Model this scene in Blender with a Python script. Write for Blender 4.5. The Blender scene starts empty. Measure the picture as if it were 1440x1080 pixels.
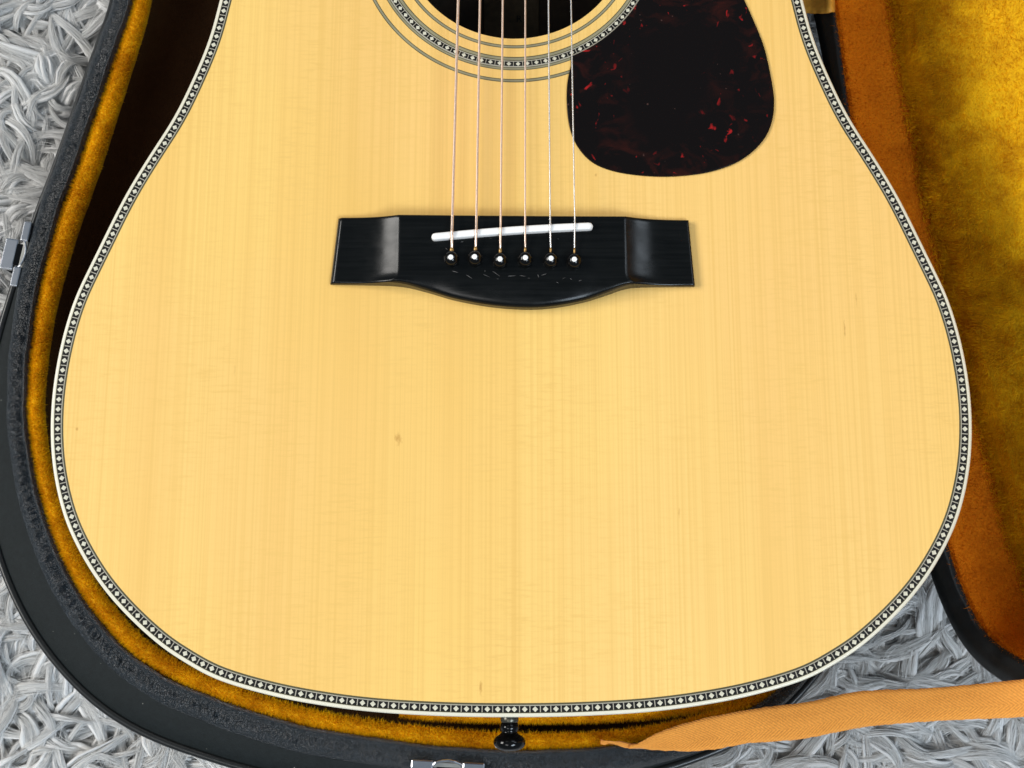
import bpy, bmesh, math, random
import numpy as np
from mathutils import Vector, Matrix, noise as mnoise

# ------------------------------------------------------------------ camera, light, exposure
S = bpy.context.scene
random.seed(7); rng = np.random.default_rng(11)
F = 1700.0                 # focal length in photograph pixels (1440 wide)
TH = math.atan(1.1e-4 * F) # camera tilt from straight down
ZR = 0.075                 # height of the case rim above the rug
ZT = ZR + 0.105            # height of the guitar top
D = F * 0.000305
CAM = Vector((0, -D * math.sin(TH), ZT + D * math.cos(TH)))
cam = bpy.data.cameras.new('camera'); camo = bpy.data.objects.new('camera', cam)
S.collection.objects.link(camo); S.camera = camo
camo.location = CAM; camo.rotation_euler = (TH, 0, 0)
cam.sensor_width = 36; cam.lens = F / 1440 * 36; cam.clip_start = 0.01; cam.clip_end = 50

W = bpy.data.worlds.new('World'); S.world = W; W.use_nodes = True
W.node_tree.nodes['Background'].inputs['Color'].default_value = (0.66, 0.82, 1.0, 1)
W.node_tree.nodes['Background'].inputs['Strength'].default_value = 0.18

def area(name, loc, target, size, power, col):
    l = bpy.data.lights.new(name, 'AREA'); l.shape = 'RECTANGLE'; l.size, l.size_y = size
    l.energy = power; l.color = col
    o = bpy.data.objects.new(name, l); S.collection.objects.link(o); o.location = loc
    o.rotation_euler = (Vector(target) - Vector(loc)).to_track_quat('-Z', 'Y').to_euler()
    return o
area('window_light', (-2.75, 0.35, 2.10), (0, 0, 0.15), (2.2, 1.1), 116, (1.0, 0.97, 0.92))
area('room_light', (-0.9, -1.45, 2.55), (0, 0, 0.12), (1.0, 0.8), 11, (1.0, 0.985, 0.96))
area('far_window', (1.15, -1.55, 2.25), (0, 0, 0.12), (1.2, 0.8), 54, (0.76, 0.88, 1.0))
area('side_window', (2.1, 0.75, 2.45), (0, 0, 0.15), (0.9, 0.8), 13, (0.80, 0.90, 1.0))

S.view_settings.view_transform = 'Standard'; S.view_settings.look = 'None'
S.view_settings.exposure = 0.0; S.view_settings.gamma = 1
S.render.engine = 'CYCLES'
S.cycles.use_denoising = True
S.cycles.max_bounces = 8

# ------------------------------------------------------------------ helpers
COL = S.collection
def ray(u, v):
    d = Vector(((u - 720) / F, -(v - 540) / F, -1.0))
    return Matrix.Rotation(TH, 3, 'X') @ d
def at(u, v, z):
    """world point at height z that the photograph shows at pixel (u, v)"""
    d = ray(u, v); t = (z - CAM.z) / d.z
    return CAM + d * t
def at_plane(u, v, p, n):
    d = ray(u, v); t = (p - CAM).dot(n) / d.dot(n)
    return CAM + d * t

def empty(name, loc, **props):
    o = bpy.data.objects.new(name, None); COL.objects.link(o); o.location = loc
    o.empty_display_size = 0.02
    for k, v in props.items(): o[k] = v
    return o
def link(o, parent, world=True):
    COL.objects.link(o)
    if parent is not None:
        o.parent = parent
        if world and parent.type == 'EMPTY':
            o.matrix_parent_inverse = Matrix.Translation(-parent.location)
def mesh(name, verts, faces, mat, parent=None, smooth=True, uvs=None, link_it=True):
    me = bpy.data.meshes.new(name)
    me.from_pydata([tuple(v) for v in verts], [], [tuple(f) for f in faces]); 
    if uvs is not None:
        l = me.uv_layers.new(name='UVMap')
        idx = np.empty(len(me.loops), dtype=np.int32); me.loops.foreach_get('vertex_index', idx)
        l.data.foreach_set('uv', np.asarray(uvs, dtype=np.float32)[idx].ravel())
    me.polygons.foreach_set('use_smooth', [smooth] * len(me.polygons))
    me.materials.append(mat); me.update()
    o = bpy.data.objects.new(name, me)
    if link_it: link(o, parent)
    return o
def np_mesh(name, V, Fq, mat, parent=None, smooth=True, uv=None):
    """fast mesh from numpy: V (n,3), Fq (m,k) faces of k corners"""
    me = bpy.data.meshes.new(name); k = Fq.shape[1]
    me.vertices.add(len(V)); me.vertices.foreach_set('co', V.astype(np.float32).ravel())
    me.loops.add(Fq.size); me.loops.foreach_set('vertex_index', Fq.astype(np.int32).ravel())
    me.polygons.add(len(Fq)); me.polygons.foreach_set('loop_start', np.arange(0, Fq.size, k, dtype=np.int32))
    me.polygons.foreach_set('use_smooth', np.full(len(Fq), smooth))
    if uv is not None:
        l = me.uv_layers.new(name='UVMap'); l.data.foreach_set('uv', uv[Fq.ravel()].astype(np.float32).ravel())
    me.update(calc_edges=True); me.validate(); me.materials.append(mat)
    o = bpy.data.objects.new(name, me); link(o, parent); return o
def grid(name, P, mat, parent=None, cu=False, cv=False, smooth=True, uvs=None, flip=False):
    """P[n][m] points -> quad sheet, closed along u and/or v"""
    P = np.asarray(P, dtype=float); n, m, _ = P.shape
    idx = np.arange(n * m).reshape(n, m)
    a = idx if cu else idx[:-1]; b = np.roll(idx, -1, 0) if cu else idx[1:]
    if cv: q = np.stack([a, b, np.roll(b, -1, 1), np.roll(a, -1, 1)], -1)
    else:  q = np.stack([a[:, :-1], b[:, :-1], b[:, 1:], a[:, 1:]], -1)
    q = q.reshape(-1, 4)
    if flip: q = q[:, ::-1]
    uv = None if uvs is None else np.asarray(uvs).reshape(-1, 2)
    return np_mesh(name, P.reshape(-1, 3), q, mat, parent, smooth, uv)
def catmull(pts, closed=True, per=12):
    pts = [np.array(p, dtype=float) for p in pts]; n = len(pts); out = []
    rngi = range(n) if closed else range(n - 1)
    for i in rngi:
        if closed: p0, p1, p2, p3 = pts[i-1], pts[i], pts[(i+1) % n], pts[(i+2) % n]
        else: p0, p1, p2, p3 = pts[max(i-1, 0)], pts[i], pts[i+1], pts[min(i+2, n-1)]
        for k in range(per):
            t = k / per
            out.append(0.5*((2*p1)+(-p0+p2)*t+(2*p0-5*p1+4*p2-p3)*t*t+(-p0+3*p1-3*p2+p3)*t**3))
    if not closed: out.append(pts[-1])
    return np.array(out)
def resample(P, n, closed=True):
    P = np.asarray(P, dtype=float)
    Q = np.vstack([P, P[:1]]) if closed else P
    d = np.r_[0, np.cumsum(np.linalg.norm(np.diff(Q[:, :3], axis=0), axis=1))]
    s = np.linspace(0, d[-1], n + 1)[:-1] if closed else np.linspace(0, d[-1], n)
    return np.stack([np.interp(s, d, Q[:, k]) for k in range(Q.shape[1])], 1), d[-1]
def relax(P, it, closed=True):
    P = P.copy()
    for _ in range(it):
        if closed: P = 0.5*P + 0.25*(np.roll(P, 1, 0) + np.roll(P, -1, 0))
        else: P[1:-1] = 0.5*P[1:-1] + 0.25*(P[:-2] + P[2:])
    return P
def normals2d(P, closed=True):
    """right-hand normals of a plan curve"""
    if closed: T = np.roll(P, -1, 0) - np.roll(P, 1, 0)
    else: T = np.gradient(P, axis=0)
    T = T[:, :2] / np.linalg.norm(T[:, :2], axis=1, keepdims=True)
    return np.stack([T[:, 1], -T[:, 0]], 1), T
def lift(xy, z):
    z = np.broadcast_to(z, (len(xy),)); return np.column_stack([xy[:, 0], xy[:, 1], z])
def tube(path, radii, sides=10, squash=1.0, caps=True):
    path = np.asarray(path, float); n = len(path); radii = np.broadcast_to(radii, (n,))
    V = []; Fc = []
    for i in range(n):
        t = Vector(path[min(i+1, n-1)] - path[max(i-1, 0)]).normalized()
        a = t.cross(Vector((0, 0, 1)));
        if a.length < 1e-4: a = t.cross(Vector((0, 1, 0)))
        a.normalize(); b = a.cross(t).normalized()
        for k in range(sides):
            an = 2*math.pi*k/sides
            V.append(Vector(path[i]) + a*math.cos(an)*radii[i] + b*math.sin(an)*radii[i]*squash)
    for i in range(n-1):
        for k in range(sides):
            k2 = (k+1) % sides
            Fc.append((i*sides+k, i*sides+k2, (i+1)*sides+k2, (i+1)*sides+k))
    if caps:
        Fc.append(tuple(range(sides))[::-1]); Fc.append(tuple((n-1)*sides+k for k in range(sides)))
    return V, Fc
def lathe(prof, sides=24, axis='Z'):
    V = []; Fc = []; n = len(prof)
    for r, h in prof:
        for k in range(sides):
            a = 2*math.pi*k/sides
            x, y, z = r*math.cos(a), r*math.sin(a), h
            V.append((x, y, z) if axis == 'Z' else (x, -z, y))
    for i in range(n-1):
        for k in range(sides):
            k2 = (k+1) % sides
            Fc.append((i*sides+k, i*sides+k2, (i+1)*sides+k2, (i+1)*sides+k))
    Fc.append(tuple(range(sides))[::-1]); Fc.append(tuple((n-1)*sides+k for k in range(sides)))
    return V, Fc
def bevel_box(cx, cy, cz, sx, sy, sz, b=0.0005, M=None):
    bm = bmesh.new(); bmesh.ops.create_cube(bm, size=1)
    bmesh.ops.scale(bm, vec=(sx, sy, sz), verts=bm.verts)
    bmesh.ops.bevel(bm, geom=bm.edges, offset=b, segments=2, affect='EDGES', profile=0.5)
    if M is not None: bmesh.ops.transform(bm, matrix=M, verts=bm.verts)
    bmesh.ops.translate(bm, vec=(cx, cy, cz), verts=bm.verts)
    return bm
def fill(bm, pts):
    vs = [bm.verts.new(p) for p in pts]
    es = [bm.edges.new((vs[i], vs[(i+1) % len(vs)])) for i in range(len(vs))]
    bmesh.ops.triangle_fill(bm, use_beauty=True, use_dissolve=False, edges=es)
    for f in bm.faces:
        if f.normal.z < 0: f.normal_flip()
def bm_obj(name, bm, mat, parent, smooth=False):
    me = bpy.data.meshes.new(name); bm.to_mesh(me); bm.free()
    me.polygons.foreach_set('use_smooth', [smooth]*len(me.polygons)); me.materials.append(mat)
    o = bpy.data.objects.new(name, me); link(o, parent); return o

# ------------------------------------------------------------------ materials
class NT:
    def __init__(s, name):
        s.m = bpy.data.materials.new(name); s.m.use_nodes = True
        s.t = s.m.node_tree; s.b = s.t.nodes['Principled BSDF']
    def n(s, typ, **kw):
        o = s.t.nodes.new(typ)
        for k, v in kw.items():
            if k.startswith('_'): o.inputs[k[1:].replace('_', ' ')].default_value = v
            else: setattr(o, k, v)
        return o
    def l(s, a, b): s.t.links.new(a, b)
    def set(s, **kw):
        for k, v in kw.items(): s.b.inputs[k.replace('_', ' ')].default_value = v
    def coord(s, scale=(1, 1, 1), out='Object', loc=(0, 0, 0)):
        c = s.n('ShaderNodeTexCoord'); m = s.n('ShaderNodeMapping'); s.l(c.outputs[out], m.inputs['Vector'])
        m.inputs['Scale'].default_value = scale; m.inputs['Location'].default_value = loc
        return m.outputs['Vector']
    def noise(s, vec, scale=1, detail=2, rough=0.5, dist=0):
        o = s.n('ShaderNodeTexNoise'); s.l(vec, o.inputs['Vector'])
        o.inputs['Scale'].default_value = scale; o.inputs['Detail'].default_value = detail
        o.inputs['Roughness'].default_value = rough; o.inputs['Distortion'].default_value = dist
        return o.outputs['Fac']
    def ramp(s, fac, stops):
        r = s.n('ShaderNodeValToRGB'); e = r.color_ramp.elements
        while len(e) < len(stops): e.new(0.5)
        for i, (p, c) in enumerate(stops):
            e[i].position = p; e[i].color = (*c, 1) if len(c) == 3 else c
        s.l(fac, r.inputs['Fac']); return r.outputs['Color']
    def mapr(s, fac, a, b, c, d):
        r = s.n('ShaderNodeMapRange'); s.l(fac, r.inputs['Value'])
        for k, v in zip(('From Min', 'From Max', 'To Min', 'To Max'), (a, b, c, d)): r.inputs[k].default_value = v
        return r.outputs['Result']
    def math(s, op, a, b=None):
        o = s.n('ShaderNodeMath', operation=op)
        for i, x in enumerate((a, b)):
            if x is None: continue
            if isinstance(x, (int, float)): o.inputs[i].default_value = x
            else: s.l(x, o.inputs[i])
        return o.outputs[0]
    def mix(s, fac, a, b, mode='MIX'):
        o = s.n('ShaderNodeMix', data_type='RGBA', blend_type=mode)
        for i, x in ((0, fac), (6, a), (7, b)):
            if isinstance(x, (int, float)): o.inputs[i].default_value = x
            elif isinstance(x, tuple): o.inputs[i].default_value = (*x, 1)
            else: s.l(x, o.inputs[i])
        return o.outputs[2]
    def bump(s, h, strength=0.3, dist=0.0005):
        o = s.n('ShaderNodeBump'); s.l(h, o.inputs['Height']); o.inputs['Strength'].default_value = strength
        o.inputs['Distance'].default_value = dist; s.l(o.outputs['Normal'], s.b.inputs['Normal']); return o

def simple(name, col, rough=0.5, spec=0.5, metal=0.0, coat=0.0, vary=0.12, vscale=60):
    t = NT(name); t.set(Roughness=rough, Metallic=metal, Coat_Weight=coat)
    t.b.inputs['Specular IOR Level'].default_value = spec
    f = t.noise(t.coord((vscale,)*3), 1, 3)
    a = tuple(c*(1-vary) for c in col); b = tuple(min(1, c*(1+vary)) for c in col)
    t.l(t.ramp(f, [(0.3, a), (0.7, b)]), t.b.inputs['Base Color']); return t.m

def spruce():
    t = NT('spruce_top'); t.set(Roughness=0.42, Coat_Weight=0.35, Coat_Roughness=0.12)
    t.b.inputs['Specular IOR Level'].default_value = 0.3
    wob = t.noise(t.coord((6, 1.2, 1)), 1, 2)
    co = t.n('ShaderNodeTexCoord'); sep = t.n('ShaderNodeSeparateXYZ'); t.l(co.outputs['Object'], sep.inputs[0])
    # grain lines run along the body: stretch the noise hard along y
    fine = t.noise(t.coord((1050, 3.0, 1)), 1, 2, 0.5)
    mid = t.noise(t.coord((330, 1.2, 1)), 1, 2, 0.5)
    broad = t.noise(t.coord((15, 0.6, 1), loc=(0.7, 0, 0)), 1, 2, 0.5)
    silk = t.noise(t.coord((95, 760, 1)), 1, 3, 0.65, 0.35)
    silkmask = t.noise(t.coord((20, 13, 1), loc=(3, 1, 0)), 1, 3)
    cloud = t.noise(t.coord((7, 5, 1), loc=(5, 2, 0)), 1, 3)
    base = t.ramp(broad, [(0.32, (0.785, 0.470, 0.126)), (0.50, (0.862, 0.562, 0.163)), (0.72, (0.895, 0.604, 0.186))])
    base = t.mix(t.mapr(cloud, 0.36, 0.64, 0, 0.75), base, (0.850, 0.530, 0.180))
    c = t.mix(t.mapr(fine, 0.40, 0.66, 0.0, 0.46), base, (0.72, 0.435, 0.11))
    c = t.mix(t.mapr(mid, 0.50, 0.74, 0.0, 0.10), c, (0.72, 0.44, 0.12))
    sk = t.math('MULTIPLY', t.mapr(silk, 0.48, 0.70, 0, 0.66), t.mapr(silkmask, 0.36, 0.64, 0.12, 1))
    c = t.mix(sk, c, (0.74, 0.46, 0.125))
    # centre seam and a few resin marks in the wood itself
    seam = t.math('ABSOLUTE', t.math('SUBTRACT', sep.outputs[0], at(722, 600, ZT).x))
    c = t.mix(t.mapr(seam, 0.0, 0.0030, 0.22, 0), c, (0.66, 0.36, 0.08))
    for (u, v, sx, sy, k) in ((560, 617, 1.6, 2.6, .55), (1188, 466, .5, 4.5, .55), (676, 968, .7, 3.0, .5), (1204, 420, .4, 3, .35),
                              (108, 603, .7, .8, .5), (838, 246, .7, .8, .4), (955, 720, .5, 2.5, .25), (330, 520, .5, 3, .2)):
        p = at(u, v, ZT); m = t.n('ShaderNodeMapping'); t.l(co.outputs['Object'], m.inputs['Vector'])
        m.vector_type = 'TEXTURE'; m.inputs['Location'].default_value = p
        m.inputs['Scale'].default_value = (sx*0.001, sy*0.001, 0.01)
        ln = t.n('ShaderNodeVectorMath', operation='LENGTH'); t.l(m.outputs[0], ln.inputs[0])
        nn = t.noise(t.coord((900, 500, 1)), 1, 2)
        d = t.math('ADD', ln.outputs['Value'], t.mapr(nn, 0.3, 0.7, -0.4, 0.4))
        c = t.mix(t.mapr(d, 0.1, 1.1, k, 0), c, (0.36, 0.15, 0.02))
    t.l(c, t.b.inputs['Base Color'])
    t.bump(t.math('ADD', fine, silk), 0.06, 0.0002)
    return t.m

def tortoise():
    t = NT('tortoise_pickguard'); t.set(Roughness=0.10); t.b.inputs['Specular IOR Level'].default_value = 0.35
    n1 = t.noise(t.coord((70, 95, 1), loc=(1.3, 4.2, 0)), 1, 3, 0.6, 1.2)
    n2 = t.noise(t.coord((215, 190, 1), loc=(0.4, 2.2, 0)), 1, 2, 0.5, 0.7)
    co = t.n('ShaderNodeTexCoord'); dd = t.n('ShaderNodeVectorMath', operation='DISTANCE'); t.l(co.outputs['Object'], dd.inputs[0]); dd.inputs[1].default_value = at(925, 120, ZT)
    zone = t.math('ADD', t.math('MULTIPLY', t.noise(t.coord((26, 24, 1), loc=(2.4, 0.8, 0)), 1, 2), 0.7), t.mapr(dd.outputs['Value'], 0.012, 0.042, 0.02, 0.26))
    c = t.mix(t.math('MULTIPLY', t.mapr(n1, 0.5, 0.75, 0, 0.7), t.mapr(zone, 0.42, 0.6, 0, 1)), (0.004, 0.0024, 0.002), (0.042, 0.007, 0.004))
    sp = t.math('MULTIPLY', t.mapr(n2, 0.66, 0.73, 0, 1), t.mapr(zone, 0.45, 0.56, 0, 1))
    c = t.mix(sp, c, (0.34, 0.012, 0.012))
    n3 = t.noise(t.coord((420, 420, 1)), 1, 1)
    c = t.mix(t.mapr(n3, 0.76, 0.80, 0, 0.5), c, (0.10, 0.05, 0.04))
    t.l(c, t.b.inputs['Base Color']); return t.m

def ebony():
    t = NT('ebony_bridge'); t.set(Roughness=0.36); t.b.inputs['Specular IOR Level'].default_value = 0.24
    g = t.noise(t.coord((25, 700, 300)), 1, 3, 0.6, 0.4)
    c = t.ramp(g, [(0.35, (0.0025, 0.003, 0.003)), (0.75, (0.006, 0.0066, 0.0066))])
    sm = t.noise(t.coord((110, 160, 100)), 1, 3)
    t.l(t.mapr(sm, 0.3, 0.75, 0.17, 0.30), t.b.inputs['Roughness'])
    t.l(c, t.b.inputs['Base Color']); t.bump(g, 0.12, 0.0002); return t.m

def translucent(t, w):
    col = t.b.inputs['Base Color'].links[0].from_socket
    tr = t.n('ShaderNodeBsdfTranslucent'); mx = t.n('ShaderNodeMixShader'); mx.inputs[0].default_value = w
    out = t.t.nodes['Material Output']
    t.l(col, tr.inputs['Color']); t.l(t.b.outputs[0], mx.inputs[1]); t.l(tr.outputs[0], mx.inputs[2]); t.l(mx.outputs[0], out.inputs['Surface'])
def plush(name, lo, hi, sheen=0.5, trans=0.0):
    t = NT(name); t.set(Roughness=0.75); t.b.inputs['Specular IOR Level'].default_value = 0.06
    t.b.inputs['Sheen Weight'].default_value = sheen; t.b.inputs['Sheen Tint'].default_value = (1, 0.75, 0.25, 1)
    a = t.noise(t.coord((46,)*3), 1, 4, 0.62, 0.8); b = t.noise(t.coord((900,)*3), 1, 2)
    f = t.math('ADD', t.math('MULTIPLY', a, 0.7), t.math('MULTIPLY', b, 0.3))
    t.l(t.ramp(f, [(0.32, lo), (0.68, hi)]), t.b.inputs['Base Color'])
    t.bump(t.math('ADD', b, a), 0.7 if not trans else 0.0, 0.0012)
    if trans: translucent(t, trans)
    return t.m

def vinyl(name, col, rough, wr=0.5, scale=1.0, speck=0.0, spec=0.5):
    t = NT(name); t.set(Roughness=rough); t.b.inputs['Specular IOR Level'].default_value = spec
    v = t.n('ShaderNodeTexVoronoi', feature='DISTANCE_TO_EDGE'); t.l(t.coord((260*scale,)*3), v.inputs['Vector'])
    n = t.noise(t.coord((180*scale,)*3), 1, 4, 0.6, 1.0); n2 = t.noise(t.coord((1600,)*3), 1, 2)
    h = t.math('ADD', t.math('MULTIPLY', n, 1.0), t.math('MULTIPLY', t.mapr(v.outputs['Distance'], 0, 0.25, 0, 1), 0.35))
    t.bump(t.math('ADD', h, t.math('MULTIPLY', n2, 0.15)), wr, 0.0012)
    c = t.ramp(n, [(0.3, tuple(x*0.75 for x in col)), (0.7, tuple(x*1.3 for x in col))])
    if speck:
        s = t.noise(t.coord((520,)*3, loc=(.3, .8, 0)), 1, 1)
        c = t.mix(t.mapr(s, 0.80, 0.84, 0, speck), c, (0.30, 0.30, 0.26))
    t.l(c, t.b.inputs['Base Color']); return t.m

def twill(name, col):
    t = NT(name); t.set(Roughness=0.85); t.b.inputs['Specular IOR Level'].default_value = 0.2
    t.b.inputs['Sheen Weight'].default_value = 0.25
    co = t.n('ShaderNodeTexCoord'); sep = t.n('ShaderNodeSeparateXYZ'); t.l(co.outputs['UV'], sep.inputs[0])
    # uv in metres: u along the tape, v across; the herringbone turns at a third of the width
    v = t.math('ABSOLUTE', t.math('SUBTRACT', sep.outputs[1], 0.0125))
    wob = t.noise(t.coord((120, 120, 1), out='UV'), 1, 2)
    d = t.math('ADD', t.math('ADD', sep.outputs[0], t.math('MULTIPLY', v, 1.15)), t.math('MULTIPLY', wob, 0.0012))
    w = t.math('SINE', t.math('MULTIPLY', d, 2*math.pi/0.0019))
    th = t.math('SINE', t.math('MULTIPLY', sep.outputs[1], 2*math.pi/0.0007))
    nn = t.noise(t.coord((900, 900, 1), out='UV'), 1, 3)
    big = t.noise(t.coord((30, 60, 1), out='UV'), 1, 2)
    f = t.math('ADD', t.math('MULTIPLY', w, 0.16), nn)
    c = t.ramp(f, [(0.25, tuple(x*0.74 for x in col)), (0.72, tuple(min(1, x*1.12) for x in col))])
    c = t.mix(t.mapr(big, .35, .7, 0, .25), c, tuple(x*0.7 for x in col))
    t.l(c, t.b.inputs['Base Color'])
    t.bump(t.math('ADD', w, t.math('MULTIPLY', th, 0.25)), 0.32, 0.0004); return t.m

def wool():
    t = NT('shag_wool'); t.set(Roughness=0.8); t.b.inputs['Specular IOR Level'].default_value = 0.25
    t.b.inputs['Sheen Weight'].default_value = 0.35
    st = t.noise(t.coord((8, 1.2, 1), out='UV'), 1, 4, 0.7, 0.2)
    lk = t.noise(t.coord((1, 1, 1), out='UV', loc=(0, 0, 0)), 0.9, 1)
    c = t.ramp(st, [(0.28, (0.58, 0.575, 0.565)), (0.5, (0.74, 0.735, 0.72)), (0.72, (0.86, 0.85, 0.84))])
    pt = t.noise(t.coord((14, 14, 14)), 1, 2)
    c = t.mix(t.mapr(pt, 0.45, 0.72, 0, 0.35), c, (0.56, 0.53, 0.48))
    t.l(c, t.b.inputs['Base Color'])
    tr = t.b.inputs['Subsurface Weight']; tr.default_value = 0.0
    t.bump(st, 0.75, 0.0011); return t.m

def fibre():
    t = NT('wool_fibre'); t.set(Roughness=0.7); t.b.inputs['Specular IOR Level'].default_value = 0.25
    hi = t.n('ShaderNodeHairInfo'); pt = t.noise(t.coord((14, 14, 14)), 1, 2)
    c = t.ramp(hi.outputs['Random'], [(0.0, (0.58, 0.575, 0.565)), (0.6, (0.76, 0.755, 0.74)), (1.0, (0.88, 0.875, 0.86))])
    c = t.mix(t.mapr(pt, 0.45, 0.72, 0, 0.3), c, (0.58, 0.55, 0.50))
    t.l(c, t.b.inputs['Base Color']); translucent(t, 0.35); return t.m
M = dict(
    fibre=fibre(),
    spruce=spruce(), tortoise=tortoise(), ebony=ebony(), wool=wool(),
    rosewood=simple('rosewood_side', (0.050, 0.020, 0.011), 0.22, coat=0.5, vary=0.4, vscale=90),
    inside=simple('rosewood_inside', (0.040, 0.026, 0.015), 0.7, vary=0.3, vscale=120),
    binding=simple('ivory_binding', (0.70, 0.655, 0.515), 0.25, vary=0.03),
    black_inlay=simple('black_inlay', (0.008, 0.007, 0.006), 0.3),
    pearl=simple('abalone_pearl', (0.62, 0.59, 0.46), 0.22, vary=0.14, vscale=700),
    grey_line=simple('grey_inlay_line', (0.40, 0.37, 0.29), 0.35, vary=0.08),
    olive_line=simple('dark_inlay_line', (0.085, 0.075, 0.035), 0.35, vary=0.15),
    bone=simple('bone_saddle', (0.86, 0.84, 0.81), 0.3, vary=0.04),
    black_plastic=simple('black_plastic', (0.004, 0.004, 0.004), 0.06, spec=0.3),
    bronze=simple('bronze_string', (0.93, 0.70, 0.56), 0.30, metal=0.75, vary=0.08, vscale=800),
    steel=simple('steel_string', (0.86, 0.85, 0.84), 0.26, metal=0.75, vary=0.04, vscale=800),
    wrap=simple('brass_wrap', (0.50, 0.30, 0.10), 0.4, metal=0.6, vary=0.3, vscale=1500),
    chrome=simple('latch_chrome', (0.72, 0.74, 0.78), 0.22, metal=1.0, vary=0.08),
    zinc=simple('latch_zinc', (0.30, 0.30, 0.28), 0.45, metal=0.8, vary=0.2),
    plush=plush('gold_plush', (0.48, 0.19, 0.004), (1.0, 0.60, 0.012), 0.06),
    pile=plush('gold_pile', (0.66, 0.27, 0.003), (1.0, 0.67, 0.010), 0.0, 0.5),
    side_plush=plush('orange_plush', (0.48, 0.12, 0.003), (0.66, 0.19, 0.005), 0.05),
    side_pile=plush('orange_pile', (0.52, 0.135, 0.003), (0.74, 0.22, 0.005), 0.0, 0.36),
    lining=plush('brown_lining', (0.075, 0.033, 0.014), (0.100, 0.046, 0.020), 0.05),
    wrinkle=vinyl('wrinkled_vinyl', (0.024, 0.032, 0.039), 0.27, 1.0, 2.0, spec=1.0),
    band=vinyl('smooth_vinyl', (0.0075, 0.0105, 0.011), 0.6, 0.3, 2.6, 0.9, spec=0.2),
    bead=vinyl('vinyl_piping', (0.012, 0.013, 0.013), 0.30, 0.08, 2.0),
    strap=twill('orange_twill', (0.97, 0.37, 0.062)),
    strap2=simple('tan_strap', (0.62, 0.30, 0.035), 0.6, vary=0.2, vscale=200),
    rug_back=simple('rug_backing', (0.5, 0.495, 0.485), 0.9, vary=0.3, vscale=200),
    scuff=simple('scuffed_ebony', (0.085, 0.08, 0.075), 0.6, vary=0.3, vscale=900),
)

# ------------------------------------------------------------------ rug
rug_x, rug_y0, rug_y1 = 0.62, -0.50, 0.75
rug = mesh('rug', [(-rug_x, rug_y0, 0), (rug_x, rug_y0, 0), (rug_x, rug_y1, 0), (-rug_x, rug_y1, 0),
                   (-rug_x, rug_y0, -.008), (rug_x, rug_y0, -.008), (rug_x, rug_y1, -.008), (-rug_x, rug_y1, -.008)],
           [(0, 1, 2, 3), (7, 6, 5, 4), (0, 4, 5, 1), (1, 5, 6, 2), (2, 6, 7, 3), (3, 7, 4, 0)], M['rug_back'], smooth=False)
rug['kind'] = 'structure'; rug['label'] = 'pale grey long-pile shag rug under the case'; rug['category'] = 'rug'

# ------------------------------------------------------------------ case: plan curve of the rim (traced at rim height)
base_px = [(185,7),(167,57),(142,130),(122,189),(103,244),(79,308),(64,364),(50,425),(40,494),(36,564),(38,610),(49,676),(67,742),
    (93,804),(129,862),(178,916),(222,947),(267,969),(300,981),(348,999),(396,1013),(460,1028),(556,1042),(635,1051),(696,1054.5),
    (760,1055),(840,1052),(920,1041),(1000,1020),(1060,994),(1102,964),(1150,915),(1190,858),(1218,790),(1230,720),(1230,650),(1220,580),
    (1207,500),(1188,400),(1164,300),(1140,200),(1116,100),(1098,0),(1090,-100),(1092,-200),(1100,-320),(1090,-440),(1030,-540),(930,-610),
    (860,-650),(825,-720),(810,-820),(800,-980),(740,-1030),(560,-1030),(490,-980),(480,-820),(465,-720),(430,-650),(360,-610),(260,-540),(200,-440),(180,-320),
    (190,-200),(196,-100),(193,-40)]
# width of the wrinkled strip and of the flat outer band, and of the plush, in rim pixels, beside each traced point
def wid(p):
    u, v = p
    if v < -30: return 30, 0, 14
    left = u < 500
    if left and v < 950:
        ww = np.interp(v, [0, 300, 600, 830, 950], [30, 32, 29, 31, 33])
        wb = np.interp(v, [0, 330, 380, 430, 500, 580, 640, 760, 830, 900, 950], [0, 0, 2, 9, 22, 34, 41, 46, 46, 43, 41])
        wp = np.interp(v, [0, 60, 170, 300, 420, 540, 620, 740, 800, 900], [24, 24, 27, 30, 23, 19, 17, 21, 22, 22])
    elif v > 900 and u < 1110:
        ww = np.interp(u, [222, 500, 800, 950, 1110], [34, 36, 36, 31, 22])
        wb = np.interp(u, [200, 300, 412, 560, 700, 850, 1000], [41, 36, 30, 22, 14, 5, 0])
        wp = np.interp(u, [300, 500, 700, 900, 1090], [20, 18, 18, 14, 8])
    else: ww, wb, wp = 11, 0, 8
    return ww, wb, wp
PXM = (at(1, 540, ZR) - at(0, 540, ZR)).length
raw = [tuple(at(u, v, ZR)[:2]) + tuple(w*PXM for w in wid((u, v))) for u, v in base_px]
NC = 1500
base, case_len = resample(catmull(raw), NC); base = relax(base, 60)
base[:, 2:] = relax(base[:, 2:], 400)
B2 = base[:, :2]; WW, WB, WP = base[:, 2], base[:, 3], base[:, 4]
area2 = np.sum(B2[:, 0]*np.roll(B2[:, 1], -1) - np.roll(B2[:, 0], -1)*B2[:, 1])
Nn, Tt = normals2d(B2)
if area2 < 0: Nn = -Nn       # outward
case_out = B2 + Nn*(WW + WB + 0.004)[:, None]

case = empty('guitar_case', at(640, 560, 0.0), label='black vinyl hard case with golden plush lining lying open under the guitar', category='guitar case')

def fbm(i, j, fi, fj, seed):
    return mnoise.fractal(Vector((i*fi, j*fj, seed)), 1.0, 2.0, 4)
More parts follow.
